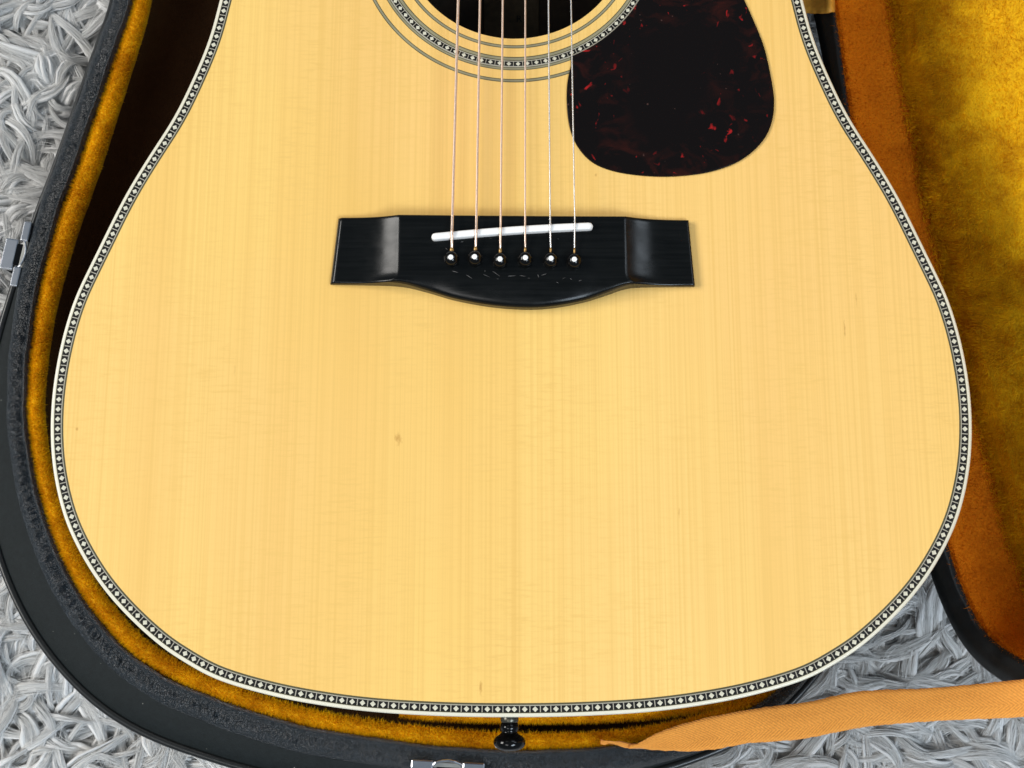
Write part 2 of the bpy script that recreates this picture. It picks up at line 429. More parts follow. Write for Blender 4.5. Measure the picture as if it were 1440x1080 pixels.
# wrinkled vinyl strip on top of the rim: a low bead with real creases
prof = [(0.0, -0.004), (0.0, -0.0005), (0.03, 0.0008), (0.07, 0.0016), (0.11, 0.0018), (0.16, 0.0012), (0.21, 0.0004), (0.26, 0.0005)]
prof += [(f, 0.0005 + 0.0024*math.sin(math.pi*(f-.26)/.66)) for f in np.linspace(.30, .90, 15)] + [(.95, -0.0004), (1.0, -0.0030), (1.02, -0.006)]
NF = 4200
fb, _ = resample(np.column_stack([B2, np.zeros(NC), Nn, WW, WB]), NF); Bf, Nf, Wf, Wbf = fb[:, :2], fb[:, 3:5], fb[:, 5], fb[:, 6]
P = np.zeros((NF, len(prof), 3))
for i in range(NF):
    s = i/NF*case_len
    if Bf[i, 1] > at(0, -200, ZR).y: amp0 = 0
    else: amp0 = 1
    ck = max(0, min(1, (Wbf[i]/PXM)/34)); corner = 0.75 + 0.75*ck
    wob = fbm(s, 0, 40, 1, 4.4)*0.0005*amp0
    for j, (f, h) in enumerate(prof):
        w = Wf[i]*f; amp = math.exp(-((f-0.56)/0.27)**2)*amp0; dz = 0
        if amp > .02:
            q = f*Wf[i]
            cr = (0.4-abs(fbm(s+q*.5, q, 230, 210, 1.7)))*0.0013
            cr += (0.4-abs(fbm(s-q*.35, q, 300*(1+.3*ck), 90, 8.1)))*0.0009*(.4+ck)
            dz = amp*cr*corner - amp*.0008
        P[i, j] = (Bf[i, 0]+Nf[i, 0]*(w+wob), Bf[i, 1]+Nf[i, 1]*(w+wob), ZR+h+dz)
grid('rim_binding', P, M['wrinkle'], case, cu=True)
# flat outer band sloping down to the piping, then the shell wall
def ring_at(off, z): return lift(B2 + Nn*np.asarray(off)[:, None] if np.ndim(off) else B2 + Nn*off, z)
P = np.stack([ring_at(WW*0.98, ZR-0.0026), ring_at(WW+WB*0.35+.0004, ZR-0.0035), ring_at(WW+WB*0.8+.0008, ZR-0.006), ring_at(WW+WB+0.0012, ZR-0.0085)], 1)
grid('rim_band', P, M['band'], case, cu=True)
V = []; k = 8
P = np.stack([lift(B2+Nn*(WW+WB+0.0028+0.0021*math.cos(a))[:, None], ZR-0.0088+0.0021*math.sin(a)) for a in np.linspace(0, 2*math.pi, k, endpoint=False)], 1)
grid('piping', P, M['bead'], case, cu=True, cv=True)
wall = [(0.0026, -0.0098), (0.0030, -0.020), (0.0030, -0.045), (0.001, -0.062), (-0.004, -0.069)]
P = np.stack([lift(B2+Nn*(WW+WB+o)[:, None], ZR+z) for o, z in wall], 1)
shell = grid('shell', P, M['band'], case, cu=True)
# inner side: dark recess, plush roll, lining wall and floor
P = np.stack([lift(B2+Nn*o, ZR+z) for o, z in ((0.0004, -0.0008), (0.0002, -0.006), (-0.0006, -0.010))], 1)
grid('rim_inner_edge', P, M['bead'], case, cu=True)
rp = []
for a in np.linspace(-0.15*math.pi, 1.12*math.pi, 11):
    off = -(0.0012 + WP*0.5) + (WP*0.5)*math.cos(a)
    rp.append(lift(B2 + Nn*off[:, None], ZR - 0.0045 + 0.0050*math.sin(a)))
P = np.stack(rp, 1)
for i in range(NC):
    s = i/NC*case_len
    P[i, :, 2] += fbm(s, 0, 55, 1, 3.3)*0.0008
roll_P = P
plush_roll = grid('plush_roll', P, M['plush'], case, cu=True)
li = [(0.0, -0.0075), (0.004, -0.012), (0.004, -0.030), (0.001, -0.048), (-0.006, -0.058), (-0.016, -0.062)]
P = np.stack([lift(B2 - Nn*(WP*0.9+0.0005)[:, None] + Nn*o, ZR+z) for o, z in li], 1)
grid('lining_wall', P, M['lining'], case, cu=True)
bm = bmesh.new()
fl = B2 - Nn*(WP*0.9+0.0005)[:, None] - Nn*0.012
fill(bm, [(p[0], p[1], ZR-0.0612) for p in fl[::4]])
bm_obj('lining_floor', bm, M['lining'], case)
bm = bmesh.new()
fl = B2 + Nn*(WW+WB-0.0045)[:, None]
fill(bm, [(p[0], p[1], ZR-0.0685) for p in fl[::4]])
bm_obj('shell_bottom', bm, M['band'], case)

# golden cushion that carries the tail of the guitar inside the case
top_px = [(560, 1009), (600, 1013), (660, 1016), (720, 1017.5), (790, 1017.5), (850, 1016), (920, 1011), (985, 1003), (1040, 993), (1075, 983)]
cl = catmull([tuple(at(u, v, ZR)[:2]) for u, v in top_px], False, 8); cl, _ = resample(cl, 90, False)
nn_, tt_ = normals2d(cl, False)
if nn_[45, 1] > 0: nn_ = -nn_
cp = []
for off, z in ((-0.055, -0.06), (-0.055, -0.004), (-0.052, -0.001), (-0.03, 0.0006), (-0.008, 0.0004), (-0.004, -0.001), (-0.0012, -0.004), (0, -0.010), (0, -0.06)):
    cp.append(lift(cl + nn_*off, ZR+z))
P = np.stack(cp, 1)
for i in range(90): P[i, 4:8, 2] += fbm(i, 0, .21, 1, 9.1)*0.001
cush_P = P
cushion = grid('tail_cushion', P, M['plush'], case)

# fibres ----------------------------------------------------------------------------------------------------------
def fibres(name, pts, nrm, length, width, mat, parent, lean=0.6, bias=(0, 0, 0)):
    n = len(pts); pts = np.asarray(pts); nrm = np.asarray(nrm)
    d = nrm + rng.normal(0, lean, (n, 3)) + np.asarray(bias); d /= np.linalg.norm(d, axis=1, keepdims=True)
    L = length*rng.uniform(0.55, 1.25, (n, 1)); w = width*rng.uniform(0.6, 1.3, (n, 1))
    side = np.cross(d, rng.normal(0, 1, (n, 3))); side /= np.linalg.norm(side, axis=1, keepdims=True)
    bend = rng.normal(0, 0.35, (n, 3)); 
    p0 = pts - d*0.0006; p1 = pts + d*L*0.55; d2 = d + bend; d2 /= np.linalg.norm(d2, axis=1, keepdims=True); p2 = p1 + d2*L*0.5
    V = np.stack([p0-side*w, p0+side*w, p1-side*w*.8, p1+side*w*.8, p2], 1).reshape(-1, 3)
    b = np.arange(n)[:, None]*5
    T = np.concatenate([b+np.array([[0, 1, 3]]), b+np.array([[0, 3, 2]]), b+np.array([[2, 3, 4]])], 0)
    o = np_mesh(name, V, T, mat, parent, True); o['kind'] = 'stuff'; return o
def scatter(P, n, closed=True, rows=None, sel=None):
    """random points and normals on a sheet P[a][b]"""
    A, Bn, _ = P.shape
    ii = rng.integers(0, A if closed else A-1, n) if sel is None else rng.choice(sel, n)
    r0, r1 = rows or (0, Bn-1)
    jj = rng.integers(r0, r1, n); a = rng.random((n, 1)); b = rng.random((n, 1))
    i2 = (ii+1) % A
    p = (P[ii, jj]*(1-a)+P[i2, jj]*a)*(1-b) + (P[ii, jj+1]*(1-a)+P[i2, jj+1]*a)*b
    nn = np.cross(P[i2, jj]-P[ii, jj], P[ii, jj+1]-P[ii, jj]); nn /= (np.linalg.norm(nn, axis=1, keepdims=True)+1e-12)
    return p, nn
seen = np.array([i for i in range(NC) if B2[i, 1] < at(0, -160, ZR).y])
p, nn = scatter(roll_P, 90000, rows=(1, 8), sel=seen)
nn *= np.sign(nn[:, 2:3]+1e-9)
fibres('plush_pile', p, nn, 0.0026, 0.00013, M['pile'], plush_roll, 0.6)
p, nn = scatter(cush_P, 16000, False, rows=(3, 7)); nn *= np.sign(nn[:, 2:3]+1e-9)
fibres('plush_pile', p, nn, 0.0021, 0.00012, M['pile'], cushion, 0.55)

# ------------------------------------------------------------------ lid, hinged along the right flank and leaning open
A = np.array(at(1146, 40, ZR)); Bp = np.array(at(1288, 735, ZR))
hu = (Bp-A); hu[2] = 0; hu /= np.linalg.norm(hu)            # along the hinge, towards the tail
hx = np.array([-hu[1], hu[0], 0]); hx *= np.sign(hx[0])      # horizontal, away from the case
PHI = math.radians(120)
vv = -math.cos(PHI)*hx + math.sin(PHI)*np.array([0, 0, 1.0]) # up the lid
wn = math.sin(PHI)*hx + math.cos(PHI)*np.array([0, 0, 1.0])  # towards the back of the lid
def lid_uv(u, v):
    q = np.array(at_plane(u, v, Vector(A), Vector(wn))) - A
    return q @ hu, q @ vv
traced = [lid_uv(*p) for p in ((1288, 735), (1309, 817), (1341, 893), (1368, 930), (1403, 957))]
u0 = traced[0][0]
uE, vE = traced[-1]
lp = [(-0.30, 0.012), (-0.22, 0.003), (-0.12, 0.0), (0, 0), (u0*0.5, 0)] + [(u, max(v, 0)) for u, v in traced]
lp += [(uE+0.022, vE+0.045), (uE+0.034, vE+0.10), (uE+0.036, 0.22), (uE+0.030, 0.30), (uE-0.01, 0.36), (uE-0.07, 0.40), (uE-0.16, 0.41),
       (u0-0.2, 0.39), (0.0, 0.36), (-0.1, 0.355), (-0.2, 0.36), (-0.29, 0.35), (-0.35, 0.30), (-0.38, 0.22), (-0.38, 0.13), (-0.35, 0.05)]
NL = 700
L2, lid_len = resample(catmull(lp), NL); L2 = relax(L2, 20)
nL, _ = normals2d(L2)
if np.sum(L2[:, 0]*np.roll(L2[:, 1], -1) - np.roll(L2[:, 0], -1)*L2[:, 1]) < 0: nL = -nL
def lidp(uv, d):
    d = np.broadcast_to(d, (len(uv),))
    return A + uv[:, :1]*hu + uv[:, 1:2]*vv + d[:, None]*wn
DP = 0.036
RWv = np.interp(L2[:, 0], [-.1, 0, .03, .06, u0-.06, u0], [.0150, .0150, .0112, .0095, .0110, .0150]); RWv = np.where(L2[:, 1] > .02, .015, RWv); RWv = relax(RWv, 60)
def lring(off, d): return lidp(L2 + nL*(off if np.ndim(off) == 0 else np.asarray(off)[:, None]), d)
P = np.stack([lring(o, d) for o, d in ((0, 0.004), (0, 0.0012), (-.0012, 0), (-.006, -.0004), (-RWv+.002, -.0002), (-RWv, .001), (-RWv, .006))], 1)
for i in range(NL): P[i, 3:5] += wn*fbm(i*lid_len/NL, 0, 120, 1, 2.2)*0.0005
lid = grid('lid', P, M['bead'], case, cu=True)
lid['label'] = 'open lid with black edge and golden plush inside'
P = np.stack([lring(o, d) for o, d in ((0, 0.0035), (.001, 0.010), (.001, DP-.004), (-.004, DP+.005), (-.012, DP+.008))], 1)
grid('lid_shell', P, M['band'], lid, cu=True)
bm = bmesh.new(); bm.faces.new([bm.verts.new(p) for p in lidp(L2 - nL*.0115, DP+.0078)[::3]]); bmesh.ops.triangulate(bm, faces=bm.faces)
bm_obj('lid_back', bm, M['band'], lid)
off_l = []
for o, d in ((.0005, .0015), (-.0012, .0035), (-.002, .010), (-.003, .020), (-.005, DP-.008), (-.008, DP-.003), (-.0105, DP-.0012), (-.015, DP+.0004), (-.024, DP), (-.045, DP), (-.08, DP-.001), (-.13, DP)):
    off_l.append(lring(-RWv+o, d))
P = np.stack(off_l, 1)
for i in range(NL):
    s = i*lid_len/NL
    for j in range(2, 12): P[i, j] += wn*fbm(s, j, 26, .33, 5.2)*(0.0014 if j < 7 else 0.0034)
P[:, 6] += wn*0.0012
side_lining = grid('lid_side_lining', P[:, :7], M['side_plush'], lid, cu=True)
lid_lining = grid('lid_lining', P[:, 6:], M['plush'], lid, cu=True)
bm = bmesh.new(); bm.faces.new([bm.verts.new(p) for p in lidp(L2 - nL*(.015+.110), DP+.0045)[::3]]); bmesh.ops.triangulate(bm, faces=bm.faces)
bm_obj('lid_lining_panel', bm, M['plush'], lid)
sel = np.array([i for i in range(NL) if L2[i, 1] < 0.13 and -0.2 < L2[i, 0] < uE+0.06])
def lid_fur(Pp, n, rows, L, w, mat, par, lean, bias):
    p, nn = scatter(Pp, n, rows=rows, sel=sel)
    nn = nn*np.sign(np.sum(nn*(np.array(CAM)-p), axis=1, keepdims=True))
    an = np.array([mnoise.noise(Vector(q*23))*2.2 + mnoise.noise(Vector(q*70))*1.4 for q in p])
    bias = np.asarray(bias)*np.abs(np.cos(an))[:, None] + np.sin(an)[:, None]*(hu*.6 + vv*.5)
    fibres('plush_pile', p, nn, L, w, mat, par, lean, bias)
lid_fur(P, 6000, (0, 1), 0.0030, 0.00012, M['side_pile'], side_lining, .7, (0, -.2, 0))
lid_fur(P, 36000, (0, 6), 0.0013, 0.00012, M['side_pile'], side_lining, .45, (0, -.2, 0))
lid_fur(P, 14000, (5, 7), 0.0042, 0.00014, M['pile'], lid_lining, .7, (-.1, -.3, .1))
lid_fur(P, 84000, (6, 11), 0.0027, 0.00014, M['pile'], lid_lining, .40, (0.1, -.75, -.25))

# ------------------------------------------------------------------ straps that hold the lid
def ribbon(name, up, lo, zs, mat, parent, across=8, n=160, thick=0.0011):
    a = catmull([tuple(at(u, v, z)) for (u, v), z in zip(up, zs)], False, 10); a, La = resample(a, n, False)
    b = catmull([tuple(at(u, v, z)) for (u, v), z in zip(lo, zs)], False, 10); b, _ = resample(b, n, False)
    P = np.zeros((n, across+1, 3)); U = np.zeros((n, across+1, 2))
    for j in range(across+1):
        f = j/across; P[:, j] = a*(1-f)+b*f
        U[:, j, 0] = np.linspace(0, La, n); U[:, j, 1] = f*0.019
    for i in range(n):
        for j in range(across+1):
            P[i, j, 2] += fbm(i/n*La, j/across, 22, 0.6, 6.6)*0.0020 + fbm(i/n*La, j/across, 160, 2.0, 2.9)*0.0003
            e = 1 if j == across else (-1 if j == 0 else 0)
            P[i, j, 1] += -e*fbm(i/n*La, j, 300, 1, 1.1)*0.0003
    o = grid(name, P, mat, parent, uvs=U)
    s = o.modifiers.new('thick', 'SOLIDIFY'); s.thickness = thick; s.offset = -1
    return o
up = [(886,1049),(900,1044),(923,1031.7),(965,1017),(1006.7,1006.7),(1048,999),(1090,993),(1140,986),(1206,972),(1317,967),(1440,955),(1560,944)]
lo = [(884,1051),(905,1053.5),(932,1055.6),(968,1056.7),(1006.7,1053.5),(1048,1046),(1092,1042),(1140,1037),(1214,1022),(1317,1014),(1440,1008),(1560,1000)]
zz = [ZR+.006,ZR+.007,ZR+.008,ZR+.009,ZR+.010,ZR+.012,ZR+.015,ZR+.019,ZR+.026,ZR+.036,ZR+.047,ZR+.058]
ribbon('stay_strap', up, lo, zz, M['strap'], case)
# folded end of the same tape, tucked into the plush
up2 = [(846,1042),(856,1042),(870,1043.5),(884,1046),(900,1046),(915,1040)]
lo2 = [(846,1046.5),(858,1046),(872,1049),(886,1052.5),(902,1053.5),(918,1052)]
ribbon('stay_strap_end', up2, lo2, [ZR+.0035,ZR+.0055,ZR+.006,ZR+.0055,ZR+.005,ZR+.005], M['strap'], case, across=4, n=40)
# the second strap higher up, folded over the lid edge
ribbon('stay_strap', [(1080,-36),(1110,-36),(1140,-37),(1160,-38),(1169,-38),(1173,-38)], [(1080,16),(1110,17),(1140,18.5),(1160,19),(1169,18),(1173,17)],
       [ZR-.002,ZR+.002,ZR+.008,ZR+.015,ZR+.017,ZR+.004], M['strap2'], case, across=6, n=60)

# ------------------------------------------------------------------ latches
def latch(u, v, ang, z, fine):
    """a draw latch on the outer face of the rim; ang = direction of the rim in plan"""
    e = at(u, v, z); R = Matrix.Rotation(ang, 4, 'Z'); T = Matrix.Translation(e) @ R
    o = bm_obj('latch', bevel_box(0, 0, -0.013, 0.034, 0.0030, 0.024, 0.0006), M['zinc'], None); 
    o.parent = case; o.matrix_parent_inverse = Matrix.Translation(-case.location); o.matrix_world = T; o.matrix_basis = T
    def sub(name, bm, mat):
        s = bm_obj(name, bm, mat, None); s.parent = o; return s
    for s in (-1, 1):   # the two ears folded over the edge of the rim
        bm = bevel_box(s*0.0125, 0.0000, 0.0005, 0.0108, 0.0042, 0.0030, 0.0007); sub('clip', bm, M['chrome'])
    bm = bevel_box(0, -0.0080, -0.0035, 0.0170, 0.0072, 0.0026, 0.0008); sub('lever', bm, M['chrome'])
    bm = bevel_box(0, -0.0100, -0.0125, 0.0170, 0.0024, 0.0160, 0.0007); sub('lever_face', bm, M['chrome'])
    Vt, Ft = tube([(-0.0072, 0, 0.0012), (-0.006, 0.0012, 0.0016), (-0.003, 0.0022, 0.0019), (0, 0.0026, 0.002), (0.003, 0.0022, 0.0019), (0.006, 0.0012, 0.0016), (0.0072, 0, 0.0012)], 0.0006, 8)
    sub('bail', mesh('bail', Vt, Ft, M['chrome'], link_it=False) and _bm(Vt, Ft), M['chrome'])
    Vt2 = bevel_box(0, -0.0025, -0.006, 0.012, 0.004, 0.010, 0.0006); sub('hinge_knuckle', Vt2, M['black_plastic'])
    return o
def _bm(V, Fc):
    b = bmesh.new(); vs = [b.verts.new(v) for v in V]
    for f in Fc: b.faces.new([vs[i] for i in f])
    return b
pa, pb = at(40, 316, ZR), at(20, 402, ZR)
lt = latch(31, 358, math.atan2((pa-pb).y, (pa-pb).x) + math.pi, ZR-.001, True); lt['label'] = 'chrome latch on the left rim'
lt2 = latch(630, 1076.5, math.radians(-3), ZR+.004, True); lt2['label'] = 'chrome latch at the tail end of the rim'

# ------------------------------------------------------------------ guitar
gbase = at(719, 560, ZR + 0.003)
G = empty('acoustic_guitar', gbase, label='natural spruce-top acoustic guitar with tortoise pickguard lying in the open case', category='guitar')
half = [(1010,0),(1009.6,50),(1008,106),(1003,190),(994,263),(980,337),(956,418.5),(930,464),(914,490),(868,541),(817,584.5),(753,621),(699,639),(635,649),(560,648),
        (484,635.5),(420,616.5),(389,602),(338,577),(276,546),(218,511),(163,475.5),(101,445.5),(50,425),(0,411.8)]
hw = [(at(719+h, y, ZT).y, at(719+h, y, ZT).x - at(719, y, ZT).x) for y, h in half]
yw, w0 = hw[-1]; ytail = hw[0][0]
hw += [(yw+0.020, w0-0.0035), (yw+0.045, w0-0.0035), (yw+0.075, w0+0.002), (yw+0.105, w0+0.008), (yw+0.135, w0+0.009), (yw+0.160, w0+0.001), (yw+0.180, w0-0.020), (yw+0.190, w0-0.050), (yw+0.194, w0-0.085), (yw+0.195, 0)]
cxg = at(719, 600, ZT).x
right = [(cxg+x, y) for y, x in hw]; left = [(cxg-x, y) for y, x in hw[1:-1]][::-1]
NG = 1200
O2, glen = resample(catmull(right+left), NG); O2 = relax(O2, 40)
nG, tG = normals2d(O2)
if np.sum(O2[:, 0]*np.roll(O2[:, 1], -1) - np.roll(O2[:, 0], -1)*O2[:, 1]) < 0: nG = -nG
def gring(off, z): return lift(O2 - nG*off, z)
mm = 0.001
# bindings and purfling lines, laid side by side
P = np.stack([gring(o, ZT+z) for o, z in ((1.9*mm, 0), (1.1*mm, 0.0), (.7*mm, -.15*mm), (.4*mm, -.5*mm), (.28*mm, -1.0*mm), (.22*mm, -3.0*mm), (.2*mm, -6*mm))], 1)
grid('binding', P, M['binding'], G, cu=True)
def strip(name, a, b, mat, dz=0): return grid(name, np.stack([gring(a*mm, ZT+dz), gring(b*mm, ZT+dz)], 1), M[mat], G, cu=True)
strip('purfling_line', 1.9, 2.2, 'olive_line'); strip('purfling_band', 2.2, 4.85, 'black_inlay')
strip('purfling_line', 4.85, 5.2, 'grey_line'); strip('purfling_line', 5.2, 5.95, 'olive_line')
# soundboard with the sound hole
HC = at(724, 54.5, ZT); hole_r = (at(849.4, 0, ZT)-at(603, 0, ZT)).length/2
_a, _b = at(849.4, 0, ZT), at(724, 54.5, ZT); sag = _a.y - _b.y
HR = (hole_r**2 + sag**2)/(2*sag); HC = Vector((HC.x, HC.y + HR, ZT))
PXT = (at(725, 54, ZT)-at(724, 54, ZT)).length
bm = bmesh.new()
ov = [bm.verts.new(p) for p in gring(5.95*mm, ZT)[::2]]
hv = [bm.verts.new((HC.x+HR*math.cos(a), HC.y+HR*math.sin(a), ZT)) for a in np.linspace(0, 2*math.pi, 160, endpoint=False)]
es = [bm.edges.new((L[i], L[(i+1) % len(L)])) for L in (ov, hv) for i in range(len(L))]
bmesh.ops.triangle_fill(bm, use_beauty=True, use_dissolve=False, edges=es)
for f in bm.faces:
    if f.normal.z < 0: f.normal_flip()
soundboard = bm_obj('soundboard', bm, M['spruce'], G)
c = [(HC.x+HR*math.cos(a), HC.y+HR*math.sin(a)) for a in np.linspace(0, 2*math.pi, 160, endpoint=False)]
P = np.stack([lift(np.array(c), ZT-1e-5), lift(np.array(c), ZT-2.8*mm), lift(np.array(c)*1.0 + (np.array(c)-np.array([HC.x, HC.y]))*0.3, ZT-2.8*mm)], 1)
grid('sound_hole_edge', P, M['spruce'], soundboard, cu=True, smooth=False)
# sides, back and what the sound hole shows inside
ZB = ZR + 0.003
P = np.stack([gring(o, z) for o, z in ((0.1*mm, ZT-5.9*mm), (.1*mm, ZB+5*mm))], 1); grid('side', P, M['rosewood'], G, cu=True)
P = np.stack([gring(o, z) for o, z in ((0, ZB+5*mm), (0, ZB+1*mm), (1*mm, ZB))], 1); grid('back_binding', P, M['binding'], G, cu=True)
P = np.stack([gring(2.4*mm, z) for z in (ZT-2.8*mm, ZB+2.5*mm)], 1); grid('side_inside', P, M['inside'], G, cu=True)
for nm, off, z, mt in (('back', 1*mm, ZB, 'rosewood'), ('back_inside', 2.4*mm, ZB+2.5*mm, 'inside'), ('top_inside', 2.4*mm, None, 'inside')):
    if z is None: continue
    bm = bmesh.new(); bm.faces.new([bm.verts.new(p) for p in gring(off, z)[::3]]); bmesh.ops.triangulate(bm, faces=bm.faces)
    bm_obj(nm, bm, M[mt], G)
strip_c = simple('cedar_strip', (0.105, 0.075, 0.04), 0.7, vary=0.2, vscale=300)
bm_obj('back_strip', bevel_box(cxg, yw-0.06, ZB+3.4*mm, 0.030, 0.46, 0.0018, .0005), strip_c, G)
for yb in (HC.y-0.050, HC.y+0.06, HC.y-0.16):
    bm_obj('back_brace', bevel_box(cxg, yb, ZB+8*mm, 0.24, 0.010, 0.011, .002), strip_c, G)
def stamp(txt, u, v, size):
    c = bpy.data.curves.new('stamp', 'FONT'); c.body = txt; c.size = size; c.align_x = 'CENTER'; c.extrude = .00005
    t_ = bpy.data.objects.new('stamp', c); p = at(u, v, ZB+4.5*mm)
    me = t_.to_mesh(); me = me.copy(); t_.to_mesh_clear(); me.materials.clear(); me.materials.append(M['black_inlay'])
    o = bpy.data.objects.new('stamp', me); link(o, G); o.location = p; bpy.data.objects.remove(t_)
stamp('R', 730, 31, .0055); stamp('.', 717, 31, .0055)
# rosette
def annulus(name, r0, r1, mat, dz):
    a = np.linspace(0, 2*math.pi, 220, endpoint=False); cs = np.stack([np.cos(a), np.sin(a)], 1); cc = np.array([HC.x, HC.y])
    P = np.stack([lift(cc+cs*r0, ZT-.02*mm), lift(cc+cs*r0, ZT+dz), lift(cc+cs*r1, ZT+dz), lift(cc+cs*r1, ZT-.02*mm)], 1)
    return grid(name, P, M[mat], G, cu=True, flip=True, smooth=False)
def px(r): return HR + r*PXT
def line_ring(a, b):
    w = (b-a)/5
    annulus('rosette_ring', px(a), px(a+w*1.1), 'olive_line', .05*mm); annulus('rosette_ring', px(a+w*1.1), px(b-w*1.1), 'grey_mid', .05*mm); annulus('rosette_ring', px(b-w*1.1), px(b), 'olive_line', .05*mm)
M['grey_mid'] = simple('olive_grey_line', (0.27, 0.245, 0.15), 0.35, vary=0.1)
line_ring(9.9, 14.6); line_ring(60.6, 65.5); line_ring(27.5, 33.4); line_ring(43.0, 47.5)
annulus('rosette_ring', px(33.4), px(34.6), 'grey_line', .06*mm); annulus('rosette_band', px(34.6), px(41.2), 'black_inlay', .05*mm); annulus('rosette_ring', px(41.2), px(43.0), 'grey_line', .06*mm)
# diamonds, each a piece of its own
def prism(ax, ay, h):
    pts = [(ax, 0), (0, ay), (-ax, 0), (0, -ay)]
    me = bpy.data.meshes.new('inlay_diamond')
    v = [(x, y, h) for x, y in pts] + [(x, y, -h) for x, y in pts]
    me.from_pydata(v, [], [(0, 1, 2, 3), (0, 4, 5, 1), (1, 5, 6, 2), (2, 6, 7, 3), (3, 7, 4, 0)]); me.materials.append(M['pearl']); return me
dia = prism(1.16*mm, 1.16*mm, .06*mm); diar = prism(1.08*mm, 0.98*mm, .09*mm)
sv, sf = [], []
def sep_quad(p, ang, along, across, z):
    c, s = math.cos(ang), math.sin(ang); b0 = len(sv)
    for dx, dy in ((-1, -1), (1, -1), (1, 1), (-1, 1)): sv.append((p[0]+dx*along*c-dy*across*s, p[1]+dx*along*s+dy*across*c, z))
    sf.append((b0, b0+1, b0+2, b0+3))
xv, xf = [], []
def place_diamond(me, p, ang, z):
    o = bpy.data.objects.new('inlay_diamond', me); link(o, G); o.location = (p[0], p[1], z); o.rotation_euler = (0, 0, ang)
C2 = O2 - nG*3.52*mm
it = int(np.argmin(O2[:, 1] + np.abs(O2[:, 0]-cxg)*0.2))
loop = np.vstack([C2[it:], C2[:it+1]]); dl = np.r_[0, np.cumsum(np.linalg.norm(np.diff(loop, axis=0), axis=1))]
tot = dl[-1]; pitch = 4.26*mm; lim_y = at(0, -8, ZT).y
def on_loop(s):
    s %= tot; x = np.interp(s, dl, loop[:, 0]); y = np.interp(s, dl, loop[:, 1])
    x2 = np.interp((s+1e-4) % tot, dl, loop[:, 0]); y2 = np.interp((s+1e-4) % tot, dl, loop[:, 1])
    return (x, y), math.atan2(y2-y, x2-x)
nd = 0
for side in (1, -1):
    s = 1.25*mm
    while s < tot/2 - 2*mm:
        p, ang = on_loop(side*s)
        if p[1] < lim_y: place_diamond(dia, p, ang, ZT+.02*mm); nd += 1
        else:
            cx_, sx_ = math.cos(ang), math.sin(ang); b0 = len(xv)
            for ax, ay in ((1.2, 0), (0, 1.25), (-1.2, 0), (0, -1.25)): xv.append((p[0]+(ax*cx_-ay*sx_)*mm, p[1]+(ax*sx_+ay*cx_)*mm, ZT+.05*mm))
            xf.append((b0, b0+1, b0+2, b0+3))
        p, ang = on_loop(side*(s+pitch/2)); sep_quad(p, ang, .19*mm, 1.28*mm, ZT+.05*mm)
        s += pitch
rr = px(37.9); nrd = int(round(2*math.pi*rr/(13.0*PXT)))
for k in range(nrd):
    a = -math.pi/2 + 2*math.pi*(k+.35)/nrd; p = (HC.x+rr*math.cos(a), HC.y+rr*math.sin(a))
    if p[1] < lim_y and not (math.cos(a) > 0 and p[1] > at(0, -6, ZT).y): place_diamond(diar, p, a+math.pi/2, ZT+.05*mm); nd += 1
    else:
        b0 = len(xv); ca, sa = math.cos(a), math.sin(a)
        for ax, ay in ((1.0, 0), (0, 1.0), (-1.0, 0), (0, -1.0)): xv.append((p[0]+(ax*ca-ay*sa)*mm, p[1]+(ax*sa+ay*ca)*mm, ZT+.12*mm))
        xf.append((b0, b0+1, b0+2, b0+3))
    a += math.pi/nrd; p = (HC.x+rr*math.cos(a), HC.y+rr*math.sin(a)); sep_quad(p, a+math.pi/2, .16*mm, 1.0*mm, ZT+.12*mm)
print('diamonds', nd)
o = mesh('inlay_separators', sv, sf, M['grey_line'], G, False); o['kind'] = 'stuff'
o = mesh('inlay_diamonds', xv, xf, M['pearl'], G, False); o['kind'] = 'stuff'

# pickguard: follows the rosette on one side
def pgp(u, v): q = at(u, v, ZT+.0008); return (q.x, q.y)
pg = [pgp(*p) for p in ((803,91.5),(798,115.5),(797,144),(800.5,176),(810,202),(828,224),(852,237),(888,245),(936,248),(984.6,244),(1020.7,234.7),(1049.6,220),
      (1073.6,197),(1085.7,171),(1088.8,139.6),(1083,101),(1073.6,62.6),(1059,26.5),(1047,0),(1026,-45),(1000,-90),(970,-130))]
pgc = catmull(pg, False, 8); ra = px(43.2)
a0 = math.atan2(pgc[0][1]-HC.y, pgc[0][0]-HC.x); a1 = math.atan2(pgc[-1][1]-HC.y, pgc[-1][0]-HC.x)
arc = np.array([(HC.x+ra*math.cos(a), HC.y+ra*math.sin(a)) for a in np.linspace(a1, a0+0.0, 60)])
pgl = np.vstack([pgc, arc[1:-1]]); npg, _ = normals2d(pgl)
if np.sum(pgl[:, 0]*np.roll(pgl[:, 1], -1) - np.roll(pgl[:, 0], -1)*pgl[:, 1]) < 0: npg = -npg
bm = bmesh.new(); rings = []
for o_, z in ((0, .00006), (0, .0006), (.00012, .00078), (.0004, .0009)):
    rings.append([bm.verts.new((*(p-n*o_), ZT+z)) for p, n in zip(pgl, npg)])
for a, b in zip(rings[:-1], rings[1:]):
    for i in range(len(a)): j = (i+1) % len(a); bm.faces.new((a[i], a[j], b[j], b[i]))
f = bm.faces.new(rings[-1]); bmesh.ops.triangulate(bm, faces=[f]); bmesh.ops.recalc_face_normals(bm, faces=bm.faces)
bm_obj('pickguard', bm, M['tortoise'], G)

